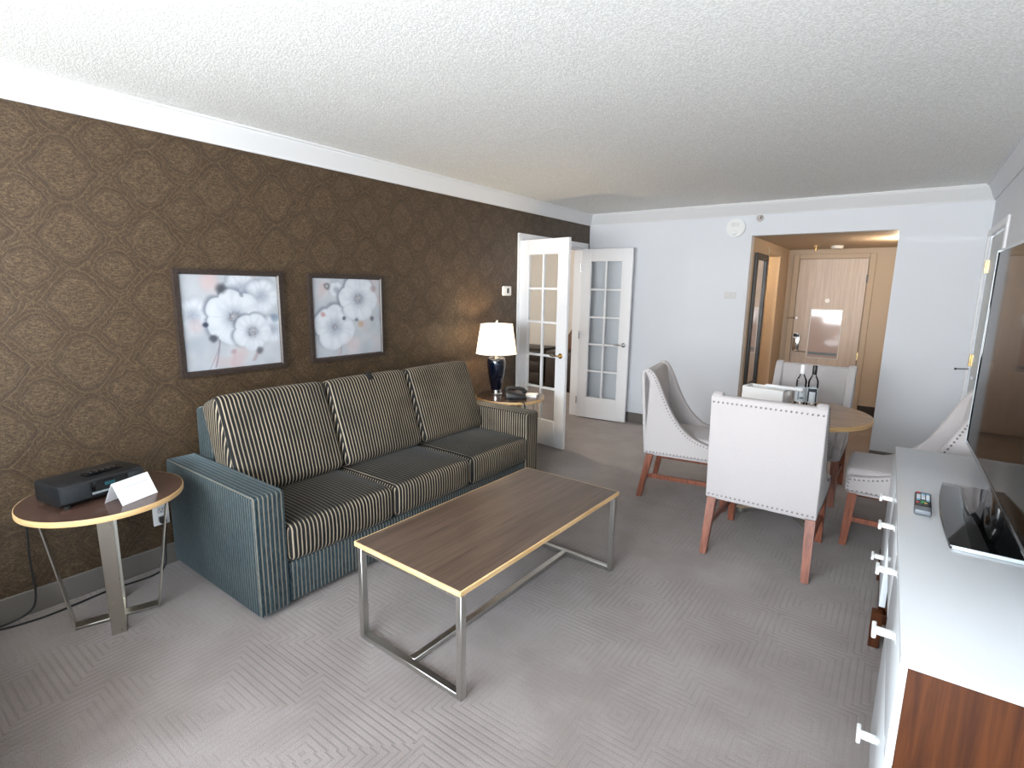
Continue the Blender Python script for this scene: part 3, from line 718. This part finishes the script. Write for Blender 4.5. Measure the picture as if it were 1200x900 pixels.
# ------------------------------------------------------------------ pictures
def clamp01(t): return max(0., min(1., t))
def sst(a, b, t): t = clamp01((t-a)/(b-a)); return t*t*(3-2*t)
def lerp3(a, b, t): return tuple(a[i]+(b[i]-a[i])*t for i in range(3))
def painting(flowers, blobs, stems, seed):
    def f(u, v):
        n = mnoise.fractal(Vector((u*3.2, v*3.2, seed)), 1, 2, 4); n2 = mnoise.noise(Vector((u*5, v*5, seed+9)))
        c = lerp3((184, 190, 198), (208, 211, 216), clamp01(.5+n*.6))
        c = lerp3(c, (208, 188, 188), sst(.05, .6, n2)*.8)
        c = lerp3(c, (164, 176, 188), sst(.1, .7, -n2)*.5)
        for (x0, y0, x1, y1, wd, cc) in stems:
            t = clamp01((v-y0)/(y1-y0)) if y1 != y0 else 0
            if min(y0, y1) <= v <= max(y0, y1):
                px = x0+(x1-x0)*t+.01*math.sin(9*v); c = lerp3(c, cc, .6*sst(wd, wd*.2, abs(u-px)))
        for (x, y, r, n_, ph, soft, rc, tone) in flowers:
            dx, dy = u-x, v-y; d = math.hypot(dx, dy); th_ = math.atan2(dy, dx)
            if d > r*1.5: continue
            w = mnoise.noise(Vector((u*9, v*9, seed+3)))*.05
            pet = abs(math.cos(n_/2*th_+ph))
            R = r*(.84+.16*pet**.6+w)
            c = lerp3(c, (104, 112, 128), .7*sst(1.22, .98, d/R)*(1-soft)*sst(-.4, 1, (dy-dx)/max(d, 1e-4)*.7+.2))
            m_ = sst(1.0+.02+soft*.3, .98-soft*.5, d/R)
            t = d/R
            pc = lerp3((158, 165, 180), (226, 231, 237), sst(.05, .62, t))
            pc = lerp3(pc, (176, 186, 200), .6*sst(.3, .0, pet)*sst(1, .2, t)+.25*sst(.8, 1., t))
            pc = lerp3(pc, (200, 208, 219), .55*sst(-.2, .6, mnoise.noise(Vector((th_*4, d*7, seed)))))
            pc = lerp3(pc, tone, .12)
            c = lerp3(c, pc, m_)
            if rc > 0:
                k = mnoise.noise(Vector((u*62, v*62, seed+1)))
                c = lerp3(c, (92, 92, 100), .75*sst(1.5, .6, d/rc)*clamp01(.45+k*1.3))
                c = lerp3(c, (232, 226, 214), .9*sst(.9, .3, d/rc)*sst(.05, .35, k))
        for (x, y, r, cc, a) in blobs:
            d = math.hypot(u-x, v-y)+.012*mnoise.noise(Vector((u*20, v*20, seed)))
            c = lerp3(c, cc, a*sst(r*1.35, r*.35, d))
        return c
    return f
MC = Mat('print_canvas', rough=.45)
vc = MC.t.nodes.new('ShaderNodeVertexColor'); vc.layer_name = 'Col'; MC.t.links.new(vc.outputs[0], MC.b.inputs['Base Color'])
M['print_canvas'] = MC.m
def picture(name, label, y0, y1, z0, z1, fn):
    P_ = thing(name, label, 'picture', (0, (y0+y1)/2, z0), 0, 'framed flower prints above the sofa')
    w, h = (y1-y0)/2, z1-z0; fw = .03
    bm = new(); ring_frame(bm, w, h, [(0, 0), (.034, 0), (.034, .022), (.024, fw), (0, fw)])
    obj('picture_frame', bm, 'frame_wood', P_)
    bm = new(); box(bm, .004, .018, -w+fw, w-fw, fw, h-fw); obj('backing', bm, 'paper', P_)
    bm = new(); N = 150; iw, ih = w-fw, h-2*fw; g = []
    for j in range(N+1): g.append([bm.verts.new((.0195, -iw+2*iw*i/N, fw+ih*j/N)) for i in range(N+1)])
    for j in range(N):
        for i in range(N): bm.faces.new((g[j][i], g[j][i+1], g[j+1][i+1], g[j+1][i]))
    o = obj('canvas_print', bm, 'print_canvas', P_)
    at = o.data.color_attributes.new('Col', 'FLOAT_COLOR', 'POINT')
    vals = []
    for j in range(N+1):
        for i in range(N+1): vals.extend([q*.7 for q in lin(*fn(i/N, j/N))[:3]]+[1])
    at.data.foreach_set('color', vals)
picture('wall_picture', 'framed print of one big white flower, nearer the window', -4.642, -4.026, 1.044, 1.638, painting(
    [(.10, .58, .2, 5, .3, .8, 0, (226, 232, 238)), (.60, .86, .19, 5, 1.1, .45, 0, (232, 238, 244)), (.82, .78, .2, 5, .4, .5, 0, (228, 236, 243)), (.93, .4, .17, 5, .9, .6, 0, (226, 233, 241)),
     (.51, .55, .305, 7, .2, .04, .062, (238, 243, 249)), (.69, .38, .215, 5, .5, .1, .055, (236, 241, 247))],
    [(.39, .86, .06, (74, 78, 86), .9), (.21, .48, .03, (44, 56, 78), .9), (.28, .33, .045, (70, 74, 84), .8), (.95, .53, .055, (112, 134, 156), .7), (.76, .165, .045, (94, 96, 104), .8), (.6, .79, .025, (90, 94, 104), .5), (.47, .17, .03, (170, 140, 146), .5), (.28, .93, .1, (224, 196, 194), .6), (.12, .47, .08, (190, 160, 160), .4)],
    [(.28, .02, .34, .32, .012, (120, 112, 122)), (.22, 0, .33, .26, .008, (150, 140, 148)), (.46, .02, .48, .2, .03, (204, 180, 180)), (.68, .05, .76, .2, .035, (176, 150, 152))], 2.3))
picture('wall_picture', 'framed print of two white flowers, nearer the lamp', -3.838, -3.221, 1.046, 1.637, painting(
    [(.33, .86, .11, 5, .4, .7, 0, (226, 230, 236)), (.29, .38, .3, 4, .75, .08, .035, (234, 240, 247)), (.66, .74, .30, 6, .3, .04, .06, (238, 243, 249))],
    [(.2, .9, .045, (96, 100, 104), .9), (.2, .9, .02, (210, 210, 208), .8), (.86, .47, .035, (96, 98, 104), .8), (.68, .40, .05, (200, 164, 136), .7), (.43, .49, .03, (60, 66, 82), .7), (.13, .55, .035, (196, 140, 136), .7), (.9, .88, .05, (160, 140, 140), .6), (.62, .46, .03, (80, 88, 104), .6), (.55, .13, .12, (226, 208, 208), .6)],
    [(.34, .0, .31, .4, .03, (206, 186, 190)), (.36, .02, .37, .2, .012, (150, 140, 146))], 5.1))

# ------------------------------------------------------------------ dining set
DTX, DTY = 2.60, -1.76
dt = thing('dining_table', 'round dining table with maple edge between the four cream chairs', 'dining table', (DTX, DTY, 0))
DR, DH = .50, .745
tp = part('table_top', 'dining_laminate', dt, cyl, (0, 0, DH-.015), DR-.004, .03, 'z', 120)
bm = new(); lathe(bm, [(DR-.0045, DH-.0295), (DR-.001, DH-.0295), (DR, DH-.024), (DR, DH-.005), (DR-.001, DH-.0008), (DR-.0045, DH-.0008)], 120, cap=False); obj('edge_band', bm, 'maple_edge', tp)
part('column', 'brushed_steel', dt, cyl, (0, 0, .36), .045, .70, 'z', 32)
bm = new()
for k in range(4):
    a = PI/4+PI/2*k; bar(bm, (.03*math.cos(a), .03*math.sin(a), .024), (.30*math.cos(a), .30*math.sin(a), .018), .05, .024)
    cyl(bm, (.3*math.cos(a), .3*math.sin(a), .0155), .035, .031, 'z', 20, bev=.004)
obj('foot_cross', bm, 'aged_steel', dt)
bm = new()
for k in range(2):
    a = PI/4+PI/2*k; bar(bm, (-.3*math.cos(a), -.3*math.sin(a), DH-.04), (.3*math.cos(a), .3*math.sin(a), DH-.04), .05, .018)
obj('top_support', bm, 'under_frame', dt)

def make_chair(label, loc, rz):
    c = thing('dining_chair', label, 'chair', loc, rz, 'cream upholstered dining chairs round the table')
    hw = .292; sw = .058
    sidep = [(-.288, .353), (.305, .353), (.315, .37), (.312, .435), (.295, .452)]
    swoop = [(.295, .452), (.20, .462), (.10, .487), (.02, .528), (-.055, .60), (-.115, .69), (-.165, .79), (-.205, .88), (-.245, .955), (-.28, .988), (-.31, .992), (-.337, .975)]
    sp_ = smoothpath([(0, a, b_) for a, b_ in swoop], 3)
    outline = sidep[:4]+[(p.y, p.z) for p in sp_]
    part('seat', 'linen', c, cushion, -hw+sw-.004, hw-sw+.004, -.22, .318, .368, .488, .03, (0, .006, .014))
    bm = new(); b2 = [(-.28, .354), (-.20, .40), (-.215, .55), (-.255, .93), (-.275, .972), (-.305, .978), (-.328, .965)]
    prism(bm, b2, 'x', -hw+sw*.6, hw-sw*.6, .012, 3)
    prism(bm, [(-.282, .352), (-.296, .352), (-.346, .955), (-.338, .974), (-.31, .978), (-.27, .90)], 'x', -hw, hw, .008, 3)
    # a hollow in the front of the back so it wraps a little
    obj('backrest', bm, 'linen', c)
    for s in (-1, 1):
        bm = new(); prism(bm, outline, 'x', s*hw, s*(hw-sw), .014, 3); obj('side_panel', bm, 'linen', c)
    bm = new(); box(bm, -hw+.02, hw-.02, -.27, .29, .340, .372); obj('seat_frame', bm, 'linen', c)
    r = .0066
    def nails(pts):
        bm = new()
        for p, sc in pts:
            b = bmesh.new(); bmesh.ops.create_icosphere(b, subdivisions=1, radius=r); merge(bm, b, Matrix.Translation(p) @ Matrix.Diagonal((*sc, 1)))
        obj('nailhead_trim', bm, 'nail_metal', c)
    n = 23; xs = [-hw+.018+(2*hw-.036)*i/(n-1) for i in range(n)]
    nails([((xx, -.2985, .374), (1, .5, 1)) for xx in xs]); nails([((xx, -.3455, .94), (1, .5, 1)) for xx in xs])
    for s in (-1, 1):
        row = []; prev = None; last = None
        for p in smoothpath([(0, a, b_) for a, b_ in swoop], 14):
            pp = Vector((0, p.y, p.z)); q = None
            if last is not None:
                t_ = (pp-last).normalized(); q = Vector((s*hw, p.y-.016*t_.z, p.z+.016*t_.y))
            last = pp
            if q is None: continue
            if q.y > -.29 and (prev is None or (q-prev).length > .019): row.append((q, (.5, 1, 1))); prev = q
        nails(row)
        nails([((s*hw, -.27+.568*i/23, .368), (.5, 1, 1)) for i in range(24)]+[((s*hw, .298, .368+.022*i), (.5, 1, 1)) for i in range(1, 4)])
    for s in (-1, 1):
        part('leg', 'leg_wood', c, taper, (s*(hw-.03), -.25, .345), (s*(hw-.018), -.315, 0), .05, .038)
        part('leg', 'leg_wood', c, taper, (s*(hw-.032), .27, .345), (s*(hw-.026), .29, 0), .05, .038)
        bm = new(); bar(bm, (s*(hw-.024), -.27, .175), (s*(hw-.03), .265, .175), .02, .032); obj('stretcher', bm, 'leg_wood', c)
    return c
ch = make_chair('cream dining chair with its back turned, in front of the table', (2.638, -2.462, 0), 0)
dup(ch, (1.955, -1.84, 0), math.radians(-81), 'cream dining chair at the table nearest the french doors')
dup(ch, (2.632, -1.18, 0), PI, 'cream dining chair behind the table before the hall opening')
dup(ch, (3.315, -1.84, 0), math.radians(91), 'cream dining chair at the table beside the television')

# tray and bottles
tr = thing('serving_tray', 'white tray with handle holes on the dining table beside the bottles', 'tray', (2.404, -1.547, DH), math.radians(-11.5))
tw, td, thh = .15, .085, .108
part('tray_floor', 'tray_white', tr, box, -tw, tw, -td, td, 0, .008, .002)
for s in (-1, 1):
    part('long_side', 'tray_white', tr, box, -tw, tw, s*td, s*(td-.01), .008, thh, .003)
    bm = new(); b = s*tw; a = s*(tw-.01)
    box(bm, a, b, -td+.01, td-.01, .008, .028, .002); box(bm, a, b, -td+.01, -.045, .028, thh-.002, .002); box(bm, a, b, .045, td-.01, .028, thh-.002, .002); box(bm, a, b, -.05, .05, .028, .062, .002); box(bm, a, b, -td+.01, td-.01, thh-.012, thh+.004, .003)
    obj('handle_side', bm, 'tray_white', tr)
bm = new(); cyl(bm, (0, 0, .0135), .0135, .26, 'x', 20, bev=.004); box(bm, -.12, .12, .004, .0145, .002, .012, .002)
tag(obj('napkin', bm, 'paper', None, (2.528, -1.606, DH+.113)), 'narrow white rolled napkin lying across the tray towards the bottles', 'napkin').rotation_euler = (0, 0, math.radians(-9))
def bottle(label, loc, cap, lab, rz, group=None):
    b = thing('wine_bottle', label, 'bottle', loc, rz, 'pair of bottles on the dining table')
    bm = new(); lathe(bm, [(.001, .002), (.034, 0), (.0365, .006), (.0365, .19), (.034, .208), (.022, .232), (.015, .25), (.0145, .30), (.001, .301)], 40); obj('bottle_body', bm, 'bottle_glass', b)
    bm = new(); lathe(bm, [(.0155, .252), (.016, .254), (.016, .318), (.0145, .322), (.001, .3225)], 28); obj('bottle_cap', bm, cap, b)
    bm = new(); lathe(bm, [(.0369, .035), (.0371, .036), (.0371, .15), (.0369, .151)], 40, cap=False); l = obj('label', bm, 'bottle_label', b)
    bm = new()
    for i, (a0, a1, z0, z1) in enumerate(lab):
        seg = 10; vs = []
        for zz in (z0, z1): vs.append([bm.verts.new((.0374*math.sin(a0+(a1-a0)*k/seg), -.0374*math.cos(a0+(a1-a0)*k/seg), zz)) for k in range(seg+1)])
        for k in range(seg): bm.faces.new((vs[0][k], vs[0][k+1], vs[1][k+1], vs[1][k]))
    b.scale = (.95, .95, .94)
    obj('label_print', bm, 'label_dark' if cap == 'cap_black' else 'label_grey', l)
bottle('clear wine bottle with a white cap on the dining table', (2.632, -1.56, DH), 'cap_white', [(-.55, -.3, .05, .135), (-.2, .6, .06, .075)], .2)
bottle('clear wine bottle with a black cap on the dining table', (2.706, -1.545, DH), 'cap_black', [(-.9, .9, .12, .145), (-.95, -.55, .04, .12), (.6, .95, .04, .12)], .1)

# ------------------------------------------------------------------ media console
CY0, CY1 = -2.46, -4.51
ang = math.atan2(.046, 2.05)
mc = thing('media_console', 'white topped media console with wood frame under the television', 'console', (3.238, CY0, 0), ang)
# local: x into the wall, -y toward the viewer, front face at x=0
LEN, DEP, TOPZ = 2.05, .345, .76
part('console_top', 'gloss_white', mc, box, -.012, DEP, -LEN, 0, TOPZ-.026, TOPZ, .003)
pA, pB = -.72, -1.40
part('side_panel', 'cabinet_wood', mc, box, .004, DEP-.004, -LEN+.004, -LEN+.028, 0, TOPZ-.027, .002, label='wood end panel facing the viewer')
part('side_panel', 'cabinet_wood', mc, box, .004, DEP-.004, -.028, -.004, .1, TOPZ-.027, .002)
part('side_panel', 'cabinet_wood', mc, box, .016, DEP-.004, pA-.012, pA+.012, .17, TOPZ-.027, .002)
part('side_panel', 'cabinet_wood', mc, box, .016, DEP-.004, pB-.012, pB+.012, .10, TOPZ-.027, .002)
part('back_panel', 'cabinet_wood', mc, box, DEP-.016, DEP-.004, -LEN+.03, -.03, .1, TOPZ-.027)
part('bottom_panel', 'cabinet_wood', mc, box, .014, DEP-.02, pA+.014, -.03, .17, .19); part('bottom_panel', 'cabinet_wood', mc, box, .014, DEP-.02, -LEN+.03, pB-.014, .10, .12); part('bottom_panel', 'cabinet_wood', mc, box, .02, DEP-.02, pB+.014, pA-.014, .5, .515)
bm = new(); box(bm, -.012, .03, pA-.016, pA+.02, .12, .168); box(bm, -.012, DEP-.03, pA-.016, pA+.02, .12, .168, .002); box(bm, -.01, .02, pA+.02, -.02, .12, .165, .002); obj('lower_rail', bm, 'cabinet_wood', mc)
for (lx, ly) in ((-.012, pA), (DEP-.03, pA), (.008, -.024), (DEP-.03, -.024), (.02, pB+.02), (DEP-.03, pB+.02)):
    part('leg', 'cabinet_wood', mc, taper, (lx, ly, .17), (lx, ly, 0), .044, .04, .002)
def drawer(y0, y1, z0, z1, handles):
    dr = part('drawer', 'drawer_white', mc, box, -.012, .012, y0+.003, y1-.003, z0, z1, .002)
    for hy in handles:
        hz = (z0+z1)/2+.02 if z1 > .6 else (z0+z1)/2
        bm = new(); 
        box(bm, -.05, -.012, hy-.009, hy+.009, hz-.009, hz+.009, .002); box(bm, -.06, -.049, hy-.034, hy+.034, hz-.009, hz+.009, .003)
        obj('drawer_pull', bm, 'plastic_white', dr)
Z0, Z1, Z2 = .47, .475, TOPZ-.03
drawer(pA, -.004, Z1, Z2, [-.5]); drawer(pA, -.004, .19, Z1-.006, [-.5])
drawer(pB, pA, .50, Z2, [-.90, -1.33])
drawer(-LEN+.004, pB, Z1, Z2, [-1.72]); drawer(-LEN+.004, pB, .10, Z1-.006, [-1.72])

# television
tv = thing('television', 'large flat television standing on the white console', 'television', (3.505, -3.42, TOPZ), ang)
TH0, TH1, TY = .118, .995, .735
part('rear_housing', 'plastic_black', tv, box, .006, .038, -TY+.01, TY-.01, TH0+.01, TH1-.01, .008)
bm = new(); 
box(bm, -.004, .008, -TY, -TY+.012, TH0, TH1, .002); box(bm, -.004, .008, TY-.012, TY, TH0, TH1, .002); box(bm, -.004, .008, -TY+.012, TY-.012, TH0, TH0+.018, .002); box(bm, -.004, .008, -TY+.012, TY-.012, TH1-.012, TH1, .002)
bz = obj('bezel', bm, 'gloss_black', tv)
bm = new(); box(bm, -.006, .01, TY, TY+.004, TH0, TH1, .001, 1); box(bm, -.006, .01, -TY-.004, -TY, TH0, TH1, .001, 1); obj('bezel_edge', bm, 'silver_edge', bz)
part('screen', 'screen_black', tv, box, -.001, .007, -TY+.012, TY-.012, TH0+.018, TH1-.012)
bm = new(); outl = []
for k in range(13):
    s = -1+2*k/12; outl.append((-.118+.03*s*s*.6-.012*(1-s), .36*s))
outl += [(.062, .36), (.062, -.36)]
prism(bm, outl, 'z', 0, .014, .003); ba = obj('stand_base', bm, 'gloss_black', tv)
part('stand_trim', 'silver_edge', ba, box, -.118, .06, -.364, -.356, .001, .013, .002)
part('stand_neck', 'gloss_black', tv, box, .01, .034, -.12, .12, .012, .16, .004)

# remote on the console
rc = thing('remote_control', 'grey and black button remote lying on the white console', 'remote control', (3.326, -3.405, TOPZ), math.radians(-1))
part('remote_case', 'remote_body', rc, box, -.026, .026, -.115, .115, 0, .022, .007, 3)
part('remote_tail', 'remote_end', rc, box, -.0255, .0255, -.1165, -.066, .002, .0228, .006, 3)
def keys(name, mat, cells):
    bm = new()
    for (i, j, w_, h_) in cells: box(bm, i-w_, i+w_, j-h_, j+h_, .0218, .0245, .0008, 1)
    obj(name, bm, mat, rc)
keys('number_keys', 'key_light', [(i*.0145, .085-j*.02, .0058, .007) for i in (-1, 0, 1) for j in range(1, 4)])
keys('blue_keys', 'key_blue', [(i*.0145, .0+j*.085, .0058, .006) for i in (0, 1) for j in (1,)]+[(-.0145, .004, .0058, .005), (.0145, .004, .0058, .005)])
keys('red_keys', 'key_red', [(-.016, .1, .005, .005), (-.017, -.028, .0045, .0045)])
keys('green_key', 'key_green', [(-.004, -.028, .0045, .0045), (.0, -.012, .006, .006)])
keys('yellow_key', 'key_yellow', [(.008, -.028, .0045, .0045)])
keys('navigation_keys', 'key_dark', [(-.013, -.012, .005, .005), (.013, -.012, .005, .005)]); keys('menu_keys', 'key_dark', [(-.009, -.05, .0075, .005), (.009, -.05, .0075, .005)])

# ------------------------------------------------------------------ light
world = bpy.data.worlds.new('World'); SC.world = world; world.use_nodes = True
t = world.node_tree; bg = t.nodes['Background']
tc_ = t.nodes.new('ShaderNodeTexCoord'); sx = t.nodes.new('ShaderNodeSeparateXYZ'); t.links.new(tc_.outputs['Generated'], sx.inputs[0])
rp = t.nodes.new('ShaderNodeValToRGB'); t.links.new(sx.outputs[2], rp.inputs[0])
mr_ = t.nodes.new('ShaderNodeMapRange'); t.links.new(sx.outputs[2], mr_.inputs[0]); mr_.inputs[1].default_value = -1; mr_.inputs[2].default_value = 1; t.links.new(mr_.outputs[0], rp.inputs[0])
e = rp.color_ramp.elements
e[0].position = 0; e[0].color = (.82, .83, .84, 1); e[1].position = 1; e[1].color = (.62, .78, 1, 1)
for p_, c_ in ((.46, (1.08, 1.11, 1.13, 1)), (.5, (.95, .98, 1, 1)), (.7, (.68, .78, .88, 1))):
    q = e.new(p_); q.color = c_
t.links.new(rp.outputs[0], bg.inputs[0]); bg.inputs[1].default_value = 14.0

def light(name, typ, loc, energy, color=(1, 1, 1), **kw):
    l = bpy.data.lights.new(name, typ); l.energy = energy; l.color = color
    for k, v in kw.items(): setattr(l, k, v)
    o = bpy.data.objects.new(name, l); COL.objects.link(o); o.location = loc; return o
pl = light('window_daylight_portal', 'AREA', ((WX0+WX1)/2, YB-.1, (WZ0+WZ1)/2), 1, shape='RECTANGLE', size=WX1-WX0, size_y=WZ1-WZ0)
pl.rotation_euler = (PI/2, 0, 0); pl.data.cycles.is_portal = True
light('lamp_light', 'POINT', (.265, -2.145, ETZ+.54), 48, (1, .76, .48), shadow_soft_size=.032)
light('hall_light', 'POINT', (3.10, .85, 2.0), 9, (1, .82, .62), shadow_soft_size=.03)
light('closet_light', 'POINT', (1.15, 1.2, 1.95), 14, (1, .78, .52), shadow_soft_size=.06)
light('bedroom_light', 'POINT', (-2.4, -.9, 2.1), 60, (1, .93, .85), shadow_soft_size=.12)

# ------------------------------------------------------------------ camera
yaw, pitch, roll = -.63341582, -.17624166, .01532318
f = Vector((math.sin(yaw)*math.cos(pitch), math.cos(yaw)*math.cos(pitch), math.sin(pitch)))
r0 = Vector((math.cos(yaw), -math.sin(yaw), 0)); u0 = r0.cross(f)
r = math.cos(roll)*r0+math.sin(roll)*u0; u = -math.sin(roll)*r0+math.cos(roll)*u0
cam = bpy.data.cameras.new('Camera'); co = bpy.data.objects.new('Camera', cam); COL.objects.link(co)
cam.sensor_fit = 'HORIZONTAL'; cam.sensor_width = 36; cam.lens = 623.2987/1200*36; cam.clip_start = .02
co.matrix_world = Matrix(((r.x, u.x, -f.x, 3.194824), (r.y, u.y, -f.y, -5.891002), (r.z, u.z, -f.z, 1.5537), (0, 0, 0, 1)))
SC.camera = co
SC.view_settings.view_transform = 'Standard'; SC.view_settings.look = 'None'; SC.view_settings.gamma = 1; SC.view_settings.use_curve_mapping = False
SC.view_settings.exposure = 1.02
SC.cycles.use_denoising = True; SC.cycles.max_bounces = 10; SC.cycles.diffuse_bounces = 6; SC.cycles.transparent_max_bounces = 16
SC.cycles.sample_clamp_indirect = 8; SC.cycles.caustics_reflective = False; SC.cycles.caustics_refractive = False
